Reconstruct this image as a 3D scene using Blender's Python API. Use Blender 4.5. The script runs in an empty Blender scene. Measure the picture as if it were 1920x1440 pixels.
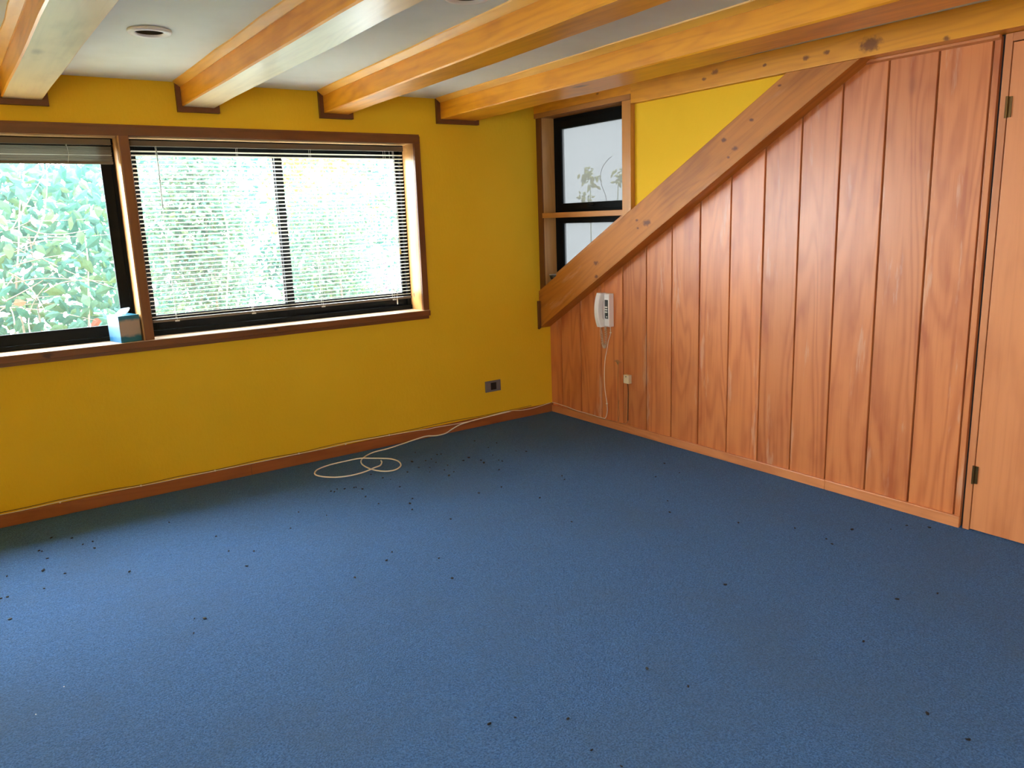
import bpy, bmesh, math, random
from mathutils import Vector, Matrix
import numpy as np

S = bpy.context.scene
COL = S.collection
rnd = random.Random(7)

# ------------------------------------------------------------------ camera, sky, sun, exposure
cam = bpy.data.cameras.new('camera')
co = bpy.data.objects.new('camera', cam)
COL.objects.link(co)
S.camera = co
cam.sensor_width = 36.0
cam.sensor_fit = 'HORIZONTAL'
cam.lens = 36.0 * 1468.23 / 1920.0
cam.clip_start = 0.02
r_ = Vector((0.81635723, -0.57646214, -0.03538751))
u_ = Vector((0.14768354, 0.14912195, 0.97772809))
f_ = Vector((0.55834617, 0.80340155, -0.20687075))
M = Matrix((r_, u_, -f_)).transposed().to_4x4()
M.translation = Vector((-3.5678, -4.6062, 1.45))
co.matrix_world = M

SKY = 30.0
w = bpy.data.worlds.new('sky')
S.world = w
w.use_nodes = True
bg = w.node_tree.nodes['Background']
bg.inputs[0].default_value = (0.87, 0.94, 1.0, 1)
bg.inputs[1].default_value = SKY

sun = bpy.data.lights.new('sun', 'SUN')
sun.energy = 8.0
sun.angle = math.radians(0.6)
sun.color = (1.0, 0.95, 0.86)
so = bpy.data.objects.new('sun', sun)
COL.objects.link(so)
so.rotation_euler = (math.radians(20), 0, 0)      # shines towards +Y and down: over the roof on to the garden

S.view_settings.view_transform = 'Standard'
S.view_settings.look = 'None'
S.view_settings.gamma = 1.0
S.view_settings.use_curve_mapping = False
S.view_settings.exposure = 0.85
S.cycles.max_bounces = 10
S.cycles.diffuse_bounces = 6
S.cycles.glossy_bounces = 4
S.cycles.transparent_max_bounces = 16
S.cycles.caustics_reflective = False
S.cycles.caustics_refractive = False
S.cycles.use_denoising = True

def portal(name, loc, rot, sx, sy):
    l = bpy.data.lights.new(name, 'AREA')
    l.shape = 'RECTANGLE'; l.size = sx; l.size_y = sy
    l.cycles.is_portal = True
    o = bpy.data.objects.new(name, l); COL.objects.link(o)
    o.location = loc; o.rotation_euler = rot
PI = math.pi
portal('window_daylight', (-2.75, 0.215, 1.41), (-PI/2, 0, 0), 3.36, 1.06)
portal('window_daylight', (-4.76, -5.2, 1.45), (0, -PI/2, 0), 1.2, 1.1)
portal('window_daylight', (0.10, -0.48, 1.6), (0, PI/2, 0), 1.1, 0.85)

# ------------------------------------------------------------------ materials
def mat(name, color=(0.5, 0.5, 0.5), rough=0.5, spec=0.5, metal=0.0):
    m = bpy.data.materials.new(name); m.use_nodes = True
    b = m.node_tree.nodes['Principled BSDF']
    b.inputs['Base Color'].default_value = (*color, 1)
    b.inputs['Roughness'].default_value = rough
    b.inputs['Specular IOR Level'].default_value = spec
    b.inputs['Metallic'].default_value = metal
    return m

class N:
    """small helper to write node graphs"""
    def __init__(s, m):
        s.t = m.node_tree; s.b = s.t.nodes['Principled BSDF']
    def n(s, typ, **kw):
        x = s.t.nodes.new(typ)
        for k, v in kw.items():
            if k.startswith('i_'): x.inputs[k[2:].replace('_', ' ')].default_value = v
            else: setattr(x, k, v)
        return x
    def l(s, a, b): s.t.links.new(a, b)
    def math(s, op, a, b=None, c=None):
        x = s.n('ShaderNodeMath', operation=op)
        for i, v in enumerate((a, b, c)):
            if v is None: continue
            if isinstance(v, (int, float)): x.inputs[i].default_value = v
            else: s.l(v, x.inputs[i])
        return x.outputs[0]
    def mix(s, f, a, b, mode='MIX'):
        x = s.n('ShaderNodeMix', data_type='RGBA', blend_type=mode)
        for i, v in ((0, f), (6, a), (7, b)):
            if isinstance(v, (int, float)): x.inputs[i].default_value = v
            elif isinstance(v, tuple): x.inputs[i].default_value = (*v, 1)
            else: s.l(v, x.inputs[i])
        return x.outputs[2]
    def ramp(s, v, lo, hi, a=0.0, b=1.0):
        x = s.n('ShaderNodeMapRange', interpolation_type='SMOOTHSTEP')
        s.l(v, x.inputs[0]); x.inputs[1].default_value = lo; x.inputs[2].default_value = hi
        x.inputs[3].default_value = a; x.inputs[4].default_value = b
        return x.outputs[0]
    def coords(s, scale=(1, 1, 1), rot=(0, 0, 0), rand=True):
        tc = s.n('ShaderNodeTexCoord'); v = tc.outputs['Object']
        mp = s.n('ShaderNodeMapping'); mp.inputs['Rotation'].default_value = rot
        s.l(v, mp.inputs[0]); v = mp.outputs[0]
        if rand:
            oi = s.n('ShaderNodeObjectInfo')
            sc = s.n('ShaderNodeVectorMath', operation='SCALE'); sc.inputs[0].default_value = (37.3, 17.9, 51.1)
            s.l(oi.outputs['Random'], sc.inputs['Scale'])
            ad = s.n('ShaderNodeVectorMath', operation='ADD'); s.l(v, ad.inputs[0]); s.l(sc.outputs[0], ad.inputs[1]); v = ad.outputs[0]
        return v
    def scaled(s, v, sc):
        x = s.n('ShaderNodeVectorMath', operation='MULTIPLY'); s.l(v, x.inputs[0]); x.inputs[1].default_value = sc
        return x.outputs[0]
    def noise(s, v, scale=1.0, detail=3.0, rough=0.55, dist=0.0):
        x = s.n('ShaderNodeTexNoise'); s.l(v, x.inputs['Vector'])
        x.inputs['Scale'].default_value = scale; x.inputs['Detail'].default_value = detail
        x.inputs['Roughness'].default_value = rough; x.inputs['Distortion'].default_value = dist
        return x.outputs[0]
    def bump(s, h, strength=0.2, dist=0.01):
        x = s.n('ShaderNodeBump'); s.l(h, x.inputs['Height'])
        x.inputs['Strength'].default_value = strength; x.inputs['Distance'].default_value = dist
        s.l(x.outputs[0], s.b.inputs['Normal'])

def wood(name, base, dark, axis, rough=0.36, knots=0.5, ring=0.35, rot=(0, 0, 0), worn=0.0, coat=0.3, at=()):
    m = mat(name, base, rough, 0.5); g = N(m)
    v = g.coords(rot=rot)
    def ax(al, ac): return tuple(al if 'XYZ'[i] == axis else ac for i in range(3))
    fine = g.noise(g.scaled(v, ax(1.6, 55)), 1, 4, 0.6)
    low = g.noise(g.scaled(v, ax(0.55, 4.2)), 1, 2, 0.5, 0.3)
    rings = g.math('SINE', g.math('MULTIPLY', low, 75.0))
    rings = g.math('MULTIPLY_ADD', rings, 0.5, 0.5)
    rings = g.math('POWER', rings, 2.0)
    blot = g.noise(g.scaled(v, ax(2.0, 6.0)), 1, 3, 0.6)
    fac = g.math('MULTIPLY', rings, ring)
    fac = g.math('ADD', fac, g.ramp(fine, 0.45, 0.75, 0, 0.35))
    fac = g.math('ADD', fac, g.ramp(blot, 0.48, 0.70, 0, 0.55))
    col = g.mix(g.math('MINIMUM', fac, 1.0), base, dark)
    # knots: sparse dark ovals lying along the grain
    vo = g.n('ShaderNodeTexVoronoi'); g.l(g.scaled(v, ax(1.7, 4.3)), vo.inputs['Vector']); vo.inputs['Scale'].default_value = 1.0
    sep = g.n('ShaderNodeSeparateColor'); g.l(vo.outputs['Color'], sep.inputs[0])
    gate = g.math('GREATER_THAN', sep.outputs[0], 1.0 - knots * 0.6)
    kn = g.math('MULTIPLY', g.ramp(vo.outputs['Distance'], 0.04, 0.15, 0.85, 0.0), gate)
    col = g.mix(kn, col, (dark[0] * 0.28, dark[1] * 0.25, dark[2] * 0.3))
    if at:      # the knots one sees in the timber, at their places
        pos = g.n('ShaderNodeNewGeometry').outputs['Position']
        wob = g.noise(g.scaled(pos, (40, 40, 40)), 1, 2)
        tot = None
        for (kx, ky, kz, kr) in at:
            d_ = g.n('ShaderNodeVectorMath', operation='SUBTRACT'); g.l(pos, d_.inputs[0]); d_.inputs[1].default_value = (kx, ky, kz)
            ln = g.n('ShaderNodeVectorMath', operation='LENGTH'); g.l(g.scaled(d_.outputs[0], ax(0.62, 1.0)), ln.inputs[0])
            q = g.math('ADD', ln.outputs['Value'], g.math('MULTIPLY', g.math('SUBTRACT', wob, 0.5), kr * 0.9))
            q = g.ramp(q, kr * 0.25, kr * 0.75, 0.85, 0.0)
            tot = q if tot is None else g.math('MAXIMUM', tot, q)
        col = g.mix(tot, col, (dark[0] * 0.30, dark[1] * 0.22, dark[2] * 0.6 + 0.004))
    if worn > 0:
        wn = g.noise(g.scaled(v, ax(1.3, 9.0)), 1, 5, 0.65)
        col = g.mix(g.ramp(wn, 0.585, 0.67, 0, worn), col, (0.66, 0.40, 0.27))
    oi = g.n('ShaderNodeObjectInfo')
    hs = g.n('ShaderNodeHueSaturation'); g.l(col, hs.inputs['Color'])
    g.l(g.math('MULTIPLY_ADD', oi.outputs['Random'], 0.22, 0.89), hs.inputs['Value'])
    g.l(hs.outputs[0], g.b.inputs['Base Color'])
    g.b.inputs['Coat Weight'].default_value = coat
    g.b.inputs['Coat Roughness'].default_value = 0.28
    g.bump(g.math('ADD', fine, g.math('MULTIPLY', kn, 0.4)), 0.12, 0.004)
    return m

BASE_BEAM, DARK_BEAM = (0.75, 0.32, 0.014), (0.48, 0.16, 0.007)
M_beam = wood('varnished_pine_beam', BASE_BEAM, DARK_BEAM, 'Y', 0.40, 0.5, 0.26, coat=0.25,
              at=[(-0.1, -1.619, 2.176, 0.024), (-0.1, -2.503, 2.150, 0.055), (-0.1, -2.179, 2.151, 0.020), (-0.1, -2.286, 2.156, 0.018), (-0.1, -2.837, 2.11, 0.018), (-0.1, -1.546, 2.153, 0.016), (-0.1, -1.94, 2.157, 0.012), (-0.1, -0.676, 2.20, 0.014),
                  (-0.842, -0.801, 2.133, 0.045), (-0.838, -0.929, 2.132, 0.022), (-0.802, -2.184, 2.128, 0.030), (-0.79, -2.665, 2.18, 0.028), (-1.645, -0.328, 2.118, 0.022), (-1.637, -0.512, 2.141, 0.020), (-1.551, -2.415, 2.148, 0.034)])
M_beamglare = wood('scuffed_glare_pine', (0.80, 0.68, 0.42), (0.58, 0.48, 0.28), 'Y', 0.36, 0.3, 0.2, worn=0.2, coat=0.4)  # window glare on the varnish put into the pale colour, besides the scuffs
M_batten = wood('pale_pine_batten', (0.80, 0.43, 0.06), (0.60, 0.27, 0.03), 'Y', 0.45, 0.3, 0.2)
M_brace = wood('varnished_pine_brace', (0.47, 0.165, 0.019), (0.28, 0.085, 0.009), 'Y', 0.55, 0.7, 0.25, rot=(0, 0, 0), worn=0.22, coat=0.0,
               at=[(-0.1, -0.639, 1.141, 0.026), (-0.1, -1.113, 1.394, 0.034), (-0.1, -1.689, 1.822, 0.018), (-0.1, -1.766, 1.769, 0.022), (-0.1, -1.724, 1.728, 0.012), (-0.1, -1.868, 1.903, 0.015), (-0.1, -0.642, 1.05, 0.020), (-0.1, -1.026, 1.411, 0.014), (-0.1, -1.035, 1.363, 0.012), (-0.1, -2.033, 2.047, 0.012)])
M_trimx = wood('stained_trim_x', (0.19, 0.062, 0.014), (0.115, 0.034, 0.008), 'X', 0.45, 0.5, 0.2, coat=0.15, at=[(-3.252, -0.03, 0.851, 0.026), (-2.074, -0.03, 0.858, 0.014)])
M_trimz = wood('stained_trim_z', (0.20, 0.066, 0.015), (0.115, 0.034, 0.008), 'Z', 0.45, 0.5, 0.2, coat=0.15)
M_trimy = wood('stained_trim_y', (0.50, 0.21, 0.05), (0.30, 0.10, 0.02), 'Y', 0.42, 0.5, 0.2)
M_reveal = wood('pine_reveal_z', (0.52, 0.27, 0.09), (0.38, 0.17, 0.05), 'Z', 0.40, 0.5, 0.25, at=[(-1.072, 0.10, 0.968, 0.020)])
M_revealx = wood('pine_reveal_x', (0.74, 0.50, 0.26), (0.55, 0.32, 0.13), 'X', 0.40, 0.5, 0.25)
M_sillglare = wood('polished_sill_glare', (0.62, 0.45, 0.31), (0.50, 0.33, 0.2), 'X', 0.3, 0.2, 0.12, coat=1.0)  # pale tone paints the window's reflection on the sill
M_darktrim = wood('dark_brown_strip', (0.15, 0.048, 0.012), (0.10, 0.03, 0.008), 'Z', 0.5, 0.2, 0.2, coat=0.0)  # darker brown than the neighbouring trim
M_casez = wood('pine_casing_z', (0.58, 0.25, 0.05), (0.40, 0.14, 0.02), 'Z', 0.38, 0.4, 0.2)
M_plank = wood('stained_pine_plank', (0.62, 0.210, 0.066), (0.42, 0.105, 0.030), 'Z', 0.42, 0.35, 0.50, worn=0.45, coat=0.2)
M_door = wood('stained_door_veneer', (0.56, 0.210, 0.078), (0.42, 0.135, 0.045), 'Z', 0.42, 0.55, 0.12, coat=0.2)
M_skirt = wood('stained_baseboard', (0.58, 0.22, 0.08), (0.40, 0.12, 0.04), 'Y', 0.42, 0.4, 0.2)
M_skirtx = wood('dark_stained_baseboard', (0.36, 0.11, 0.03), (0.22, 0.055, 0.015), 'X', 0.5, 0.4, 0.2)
M_dark = mat('dark_gap', (0.015, 0.01, 0.008), 0.8)

def m_wall():
    m = mat('yellow_wall_paint', (0.72, 0.43, 0.02), 0.6, 0.12); g = N(m)
    v = g.coords(rand=False)
    big = g.noise(v, 1.6, 3); fine = g.noise(g.scaled(v, (60, 60, 34)), 1, 3, 0.6)
    col = g.mix(g.ramp(big, 0.35, 0.7), (0.77, 0.475, 0.022), (0.80, 0.50, 0.027))
    g.l(col, g.b.inputs['Base Color']); g.bump(fine, 0.35, 0.004)
    return m
M_wall = m_wall()
def m_ceiling():
    m = mat('ceiling_paint', (0.72, 0.74, 0.74), 0.65, 0.3); g = N(m)
    v = g.coords(rand=False); n_ = g.noise(v, 3, 4)
    g.l(g.mix(g.ramp(n_, 0.4, 0.7), (0.69, 0.75, 0.72), (0.64, 0.70, 0.66)), g.b.inputs['Base Color'])
    g.bump(g.noise(v, 40, 2), 0.08, 0.004)
    return m
M_ceil = m_ceiling()
def m_carpet():
    m = mat('blue_carpet', (0.1, 0.2, 0.36), 0.95, 0.12); g = N(m)
    v = g.coords(rand=False)
    f = g.noise(v, 170, 4, 0.75); md = g.noise(v, 42, 5, 0.7); big = g.noise(v, 1.7, 4, 0.6)
    col = g.mix(g.ramp(f, 0.36, 0.66), (0.016, 0.066, 0.195), (0.085, 0.230, 0.540))
    col = g.mix(g.ramp(md, 0.35, 0.68, 0, 0.35), col, (0.050, 0.105, 0.205))
    speck = g.noise(v, 120, 2, 0.6)
    col = g.mix(g.ramp(speck, 0.56, 0.74, 0, 0.5), col, (0.100, 0.220, 0.430))
    col = g.mix(g.ramp(big, 0.45, 0.72, 0, 0.35), col, (0.060, 0.100, 0.165))
    g.l(col, g.b.inputs['Base Color'])
    g.b.inputs['Sheen Weight'].default_value = 0.25
    g.b.inputs['Sheen Roughness'].default_value = 0.45
    g.b.inputs['Sheen Tint'].default_value = (0.55, 0.75, 1.0, 1)
    h = g.math('ADD', g.math('MULTIPLY', f, 0.6), md)
    g.bump(h, 1.0, 0.016)
    return m
M_carpet = m_carpet()
M_black = mat('black_aluminium', (0.003, 0.004, 0.005), 0.45, 0.08)
M_slat = mat('cream_blind_slat', (0.80, 0.77, 0.70), 0.4, 0.4)
M_slatbacklit = mat('backlit_blind_slat', (0.20, 0.155, 0.11), 0.45, 0.3)  # backlit shade of the raised stack put into the slat colour
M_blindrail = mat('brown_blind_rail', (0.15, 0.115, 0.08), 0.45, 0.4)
M_cord = mat('white_cord', (0.75, 0.74, 0.70), 0.6)
M_wand = mat('clear_grey_wand', (0.35, 0.40, 0.38), 0.25)
M_tassel = mat('yellowed_tassel', (0.75, 0.55, 0.18), 0.5)
M_cable = mat('cream_cable', (0.88, 0.81, 0.70), 0.42)
M_wire = mat('brown_bare_wire', (0.33, 0.19, 0.09), 0.5)
M_darkwire = mat('dark_wire', (0.06, 0.03, 0.02), 0.6)
M_phone = mat('aged_white_plastic', (0.84, 0.82, 0.82), 0.38)
M_phonecord = mat('beige_coiled_cord', (0.62, 0.47, 0.36), 0.5)
M_keypad = mat('dark_keypad', (0.035, 0.045, 0.05), 0.4)
M_button = mat('white_button', (0.85, 0.87, 0.85), 0.4)
M_jack = mat('ivory_plastic', (0.70, 0.58, 0.40), 0.45)
M_plate = mat('grey_outlet_plate', (0.16, 0.14, 0.15), 0.45)
M_socket = mat('black_socket', (0.01, 0.011, 0.012), 0.35)
M_brass = mat('dark_brass', (0.16, 0.10, 0.04), 0.35, 0.5, 0.9)
M_ring = mat('white_lamp_ring', (0.78, 0.79, 0.78), 0.35)
M_can = mat('dark_lamp_interior', (0.07, 0.055, 0.035), 0.35, 0.5, 0.3)
M_canblack = mat('black_lamp_interior', (0.014, 0.012, 0.01), 0.35)
M_bulb = mat('frosted_bulb_glass', (0.72, 0.74, 0.70), 0.25)
M_crumb = mat('dark_crumb', (0.004, 0.004, 0.006), 0.7)
M_speck = mat('white_lint', (0.75, 0.78, 0.80), 0.8)
M_tissue = mat('white_tissue', (0.80, 0.84, 0.92), 0.9)
M_bowl = mat('dark_bowl', (0.015, 0.018, 0.025), 0.35)
M_rim = mat('pale_rim', (0.75, 0.72, 0.66), 0.4)
M_ground = mat('pale_dry_ground', (0.16, 0.15, 0.11), 0.9)
M_twig = mat('pale_twig', (0.40, 0.38, 0.36), 0.85)
M_bark = mat('pale_bark', (0.13, 0.11, 0.105), 0.85)

def m_carton():
    m = mat('tissue_box_print', (0.05, 0.3, 0.5), 0.4); g = N(m)
    tc = g.n('ShaderNodeTexCoord'); sp = g.n('ShaderNodeSeparateXYZ'); g.l(tc.outputs['Object'], sp.inputs[0])
    z = sp.outputs[2]
    n_ = g.noise(tc.outputs['Object'], 22, 4, 0.6)
    zz = g.math('ADD', z, g.math('MULTIPLY', g.math('SUBTRACT', n_, 0.5), 0.035))
    teal, sand, deep, sky = (0.02, 0.17, 0.27), (0.46, 0.36, 0.28), (0.01, 0.15, 0.22), (0.085, 0.21, 0.40)
    c = g.mix(g.ramp(zz, -0.050, -0.030), deep, sand)
    c = g.mix(g.ramp(zz, 0.035, 0.058), c, teal)
    s2 = g.mix(g.ramp(zz, -0.052, -0.036), (0.015, 0.13, 0.31), sky)
    s2 = g.mix(g.ramp(zz, 0.045, 0.060), s2, (0.02, 0.16, 0.31))
    ge = g.n('ShaderNodeNewGeometry'); sn = g.n('ShaderNodeSeparateXYZ')
    tr = g.n('ShaderNodeVectorTransform', vector_type='NORMAL', convert_from='WORLD', convert_to='OBJECT')
    g.l(ge.outputs['True Normal'], tr.inputs[0]); g.l(tr.outputs[0], sn.inputs[0])
    side = g.math('GREATER_THAN', g.math('ABSOLUTE', sn.outputs[0]), 0.7)
    g.l(g.mix(side, c, s2), g.b.inputs['Base Color'])
    return m
M_carton = m_carton()

def m_glass(name, haze, clear, diff):
    m = bpy.data.materials.new(name); m.use_nodes = True; t = m.node_tree; t.nodes.clear()
    out = t.nodes.new('ShaderNodeOutputMaterial')
    tr = t.nodes.new('ShaderNodeBsdfTransparent'); tr.inputs[0].default_value = (0.985 * clear, clear, 0.99 * clear, 1)
    tl = t.nodes.new('ShaderNodeBsdfTranslucent'); tl.inputs[0].default_value = (diff, diff, diff, 1)
    gl = t.nodes.new('ShaderNodeBsdfGlossy'); gl.inputs['Roughness'].default_value = 0.02
    lw = t.nodes.new('ShaderNodeLayerWeight'); lw.inputs[0].default_value = 0.5     # facing: 0 head-on, 1 at grazing angles
    pw = t.nodes.new('ShaderNodeMath'); pw.operation = 'POWER'; pw.inputs[1].default_value = 5.0; t.links.new(lw.outputs['Facing'], pw.inputs[0])
    fr = t.nodes.new('ShaderNodeMath'); fr.operation = 'MULTIPLY_ADD'; fr.inputs[1].default_value = 0.85; fr.inputs[2].default_value = 0.03; t.links.new(pw.outputs[0], fr.inputs[0])
    a = t.nodes.new('ShaderNodeMixShader'); b = t.nodes.new('ShaderNodeMixShader')
    a.inputs[0].default_value = haze
    t.links.new(tr.outputs[0], a.inputs[1]); t.links.new(tl.outputs[0], a.inputs[2])
    t.links.new(fr.outputs[0], b.inputs[0]); t.links.new(a.outputs[0], b.inputs[1]); t.links.new(gl.outputs[0], b.inputs[2])
    t.links.new(b.outputs[0], out.inputs[0])
    return m
M_glass = m_glass('window_glass', 0.002, 0.96, 0.95)
M_frost = m_glass('frosted_window_glass', 0.6, 0.22, 0.07)

def m_leaf(name, c1, c2, c3):
    m = mat(name, c1, 0.6, 0.06); g = N(m)
    ge = g.n('ShaderNodeNewGeometry')
    rp = g.n('ShaderNodeValToRGB'); rp.color_ramp.elements[0].color = (*c1, 1); rp.color_ramp.elements[1].color = (*c3, 1)
    e = rp.color_ramp.elements.new(0.5); e.color = (*c2, 1)
    oi = g.n('ShaderNodeObjectInfo')
    r = g.math('FRACT', g.math('ADD', ge.outputs['Random Per Island'], oi.outputs['Random']))
    g.l(r, rp.inputs[0]); g.l(rp.outputs[0], g.b.inputs['Base Color'])
    tl = g.n('ShaderNodeBsdfTranslucent'); g.l(rp.outputs[0], tl.inputs[0])
    mx = g.n('ShaderNodeMixShader'); mx.inputs[0].default_value = 0.35
    out = g.t.nodes['Material Output']
    g.l(g.b.outputs[0], mx.inputs[1]); g.l(tl.outputs[0], mx.inputs[2]); g.l(mx.outputs[0], out.inputs[0])
    return m
M_leafA = m_leaf('broad_leaf', (0.015, 0.055, 0.044), (0.031, 0.078, 0.065), (0.050, 0.085, 0.040))
M_leafB = m_leaf('small_leaf', (0.030, 0.085, 0.064), (0.056, 0.112, 0.088), (0.080, 0.115, 0.062))
M_leafC = m_leaf('yellow_leaf', (0.10, 0.12, 0.02), (0.12, 0.14, 0.03), (0.075, 0.115, 0.025))
M_leafP = m_leaf('pale_yellow_leaf', (0.78, 0.74, 0.14), (0.80, 0.78, 0.20), (0.66, 0.70, 0.16))
M_leafR = m_leaf('reddish_leaf', (0.14, 0.05, 0.04), (0.15, 0.08, 0.04), (0.13, 0.045, 0.03))
M_flower = mat('lilac_flower', (0.10, 0.07, 0.13), 0.6)

# ------------------------------------------------------------------ mesh helpers
def finish(name, bm, m, parent=None, smooth=False, center=None):
    """one mesh object whose origin is the middle of its geometry"""
    bm.normal_update()
    vs = [v.co for v in bm.verts]
    lo = Vector([min(v[i] for v in vs) for i in range(3)]); hi = Vector([max(v[i] for v in vs) for i in range(3)])
    c = Vector(center) if center is not None else (lo + hi) / 2
    for v in bm.verts: v.co -= c
    me = bpy.data.meshes.new(name); bm.to_mesh(me); bm.free()
    if isinstance(m, (list, tuple)):
        for x in m: me.materials.append(x)
    else: me.materials.append(m)
    if smooth:
        for p in me.polygons: p.use_smooth = True
    o = bpy.data.objects.new(name, me); COL.objects.link(o)
    set_parent(o, c, parent)
    return o
def wloc(o):
    v = Vector(o.location)
    while o.parent: o = o.parent; v += o.location
    return v
def set_parent(o, world, parent):
    if parent is not None:
        o.parent = parent; o.location = Vector(world) - wloc(parent)
    else: o.location = world
def add_box(bm, lo, hi, bev=0.0):
    g = bmesh.ops.create_cube(bm, size=1.0); vs = g['verts']
    for v in vs:
        v.co = Vector([lo[i] + (v.co[i] + 0.5) * (hi[i] - lo[i]) for i in range(3)])
    if bev > 0:
        es = list({e for v in vs for e in v.link_edges})
        bmesh.ops.bevel(bm, geom=es, offset=bev, segments=2, profile=0.6, affect='EDGES')
def box(name, lo, hi, m, parent=None, bev=0.0):
    bm = bmesh.new(); add_box(bm, lo, hi, bev); return finish(name, bm, m, parent)
def boxes(name, lst, m, parent=None, bev=0.0):
    bm = bmesh.new()
    for lo, hi in lst: add_box(bm, lo, hi, bev)
    return finish(name, bm, m, parent)
def add_prism(bm, poly, axis, a, b, bev=0.0):
    """poly in the two other axes (in xyz order), extruded from a to b along axis"""
    oth = [i for i in range(3) if i != axis]
    def P(q, t):
        v = [0, 0, 0]; v[oth[0]] = q[0]; v[oth[1]] = q[1]; v[axis] = t; return Vector(v)
    A = [bm.verts.new(P(q, a)) for q in poly]; B = [bm.verts.new(P(q, b)) for q in poly]
    fs = [bm.faces.new(A), bm.faces.new(B[::-1])]
    n = len(poly)
    for i in range(n): fs.append(bm.faces.new((A[i], B[i], B[(i + 1) % n], A[(i + 1) % n])))
    bmesh.ops.recalc_face_normals(bm, faces=fs)
    if bev > 0:
        bmesh.ops.bevel(bm, geom=list({e for f in fs for e in f.edges}), offset=bev, segments=2, profile=0.6, affect='EDGES')
def prism(name, poly, axis, a, b, m, parent=None, bev=0.0):
    bm = bmesh.new(); add_prism(bm, poly, axis, a, b, bev); return finish(name, bm, m, parent)
def smoothpath(pts, k=6):
    P = [Vector(p) for p in pts]; out = []
    for i in range(len(P) - 1):
        p0 = P[max(i - 1, 0)]; p1 = P[i]; p2 = P[i + 1]; p3 = P[min(i + 2, len(P) - 1)]
        for j in range(k):
            t = j / k
            out.append(0.5 * ((2 * p1) + (p2 - p0) * t + (2 * p0 - 5 * p1 + 4 * p2 - p3) * t * t + (3 * p1 - p0 - 3 * p2 + p3) * t ** 3))
    out.append(P[-1]); return out
def add_tube(bm, pts, r, seg=8, r_end=None):
    pts = [Vector(p) for p in pts]; rings = []
    up = Vector((0, 0, 1)); prev = None
    for i, p in enumerate(pts):
        d = (pts[min(i + 1, len(pts) - 1)] - pts[max(i - 1, 0)])
        d = d.normalized() if d.length > 1e-9 else up
        if prev is None:
            a = d.cross(up)
            if a.length < 1e-3: a = d.cross(Vector((1, 0, 0)))
        else: a = prev - d * prev.dot(d)
        a.normalize(); prev = a; b = d.cross(a)
        rr = r if r_end is None else r + (r_end - r) * i / (len(pts) - 1)
        rings.append([bm.verts.new(p + rr * (math.cos(t) * a + math.sin(t) * b)) for t in [2 * PI * k / seg for k in range(seg)]])
    for i in range(len(rings) - 1):
        for k in range(seg):
            bm.faces.new((rings[i][k], rings[i][(k + 1) % seg], rings[i + 1][(k + 1) % seg], rings[i + 1][k]))
    bm.faces.new(rings[0][::-1]); bm.faces.new(rings[-1])
def tube(name, pts, r, m, parent=None, seg=8, k=6, r_end=None):
    bm = bmesh.new(); add_tube(bm, smoothpath(pts, k) if k else pts, r, seg, r_end)
    return finish(name, bm, m, parent, smooth=True)
def add_lathe(bm, prof, c, seg=40, closed=False):
    c = Vector(c); rings = []
    for (r, z) in prof:
        if r < 1e-6: rings.append([bm.verts.new(c + Vector((0, 0, z)))])
        else: rings.append([bm.verts.new(c + Vector((r * math.cos(2 * PI * k / seg), r * math.sin(2 * PI * k / seg), z))) for k in range(seg)])
    fs = []
    rng = len(rings) if closed else len(rings) - 1
    for i in range(rng):
        A, B = rings[i], rings[(i + 1) % len(rings)]
        for k in range(seg):
            q = [A[k % len(A)], A[(k + 1) % len(A)], B[(k + 1) % len(B)], B[k % len(B)]]
            u = []
            for x in q:
                if x not in u: u.append(x)
            if len(u) >= 3: fs.append(bm.faces.new(u))
    bmesh.ops.recalc_face_normals(bm, faces=fs)
def lathe(name, prof, c, m, parent=None, seg=40, closed=False):
    bm = bmesh.new(); add_lathe(bm, prof, c, seg, closed); return finish(name, bm, m, parent, smooth=True)
def slab(name, axis, a, b, r0, r1, holes, m):
    """a slab between a and b on axis, rectangle r0..r1 in the other two axes, with rectangular holes"""
    oth = [i for i in range(3) if i != axis]
    us = sorted({r0[0], r1[0]} | {h[i][0] for h in holes for i in (0, 1)}); vs = sorted({r0[1], r1[1]} | {h[i][1] for h in holes for i in (0, 1)})
    bm = bmesh.new()
    for i in range(len(us) - 1):
        for j in range(len(vs) - 1):
            cu, cv = (us[i] + us[i + 1]) / 2, (vs[j] + vs[j + 1]) / 2
            if any(h[0][0] < cu < h[1][0] and h[0][1] < cv < h[1][1] for h in holes): continue
            lo = [0, 0, 0]; hi = [0, 0, 0]; lo[axis] = a; hi[axis] = b
            lo[oth[0]], hi[oth[0]], lo[oth[1]], hi[oth[1]] = us[i], us[i + 1], vs[j], vs[j + 1]
            add_box(bm, lo, hi)
    bmesh.ops.remove_doubles(bm, verts=bm.verts[:], dist=1e-5)
    # drop the inner faces left between neighbouring cells
    seen = {}
    for f in bm.faces: seen.setdefault(tuple(sorted(v.index for v in f.verts)), []).append(f)
    return bm
def slab_obj(name, *args):
    m = args[-1]; bm = slab(name, *args)
    bm.verts.index_update()
    seen = {}
    for f in bm.faces: seen.setdefault(tuple(sorted(v.index for v in f.verts)), []).append(f)
    dup = [f for fs in seen.values() if len(fs) > 1 for f in fs]
    bmesh.ops.delete(bm, geom=dup, context='FACES')
    o = finish(name, bm, m); o['kind'] = 'structure'; return o
def empty(name, loc, label=None, cat=None, group=None, kind=None):
    o = bpy.data.objects.new(name, None); COL.objects.link(o); o.location = loc; o.empty_display_size = 0.1
    return tag(o, label, cat, group, kind)
def tag(o, label=None, cat=None, group=None, kind=None):
    if label: o['label'] = label
    if cat: o['category'] = cat
    if group: o['group'] = group
    if kind: o['kind'] = kind
    return o
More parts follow.
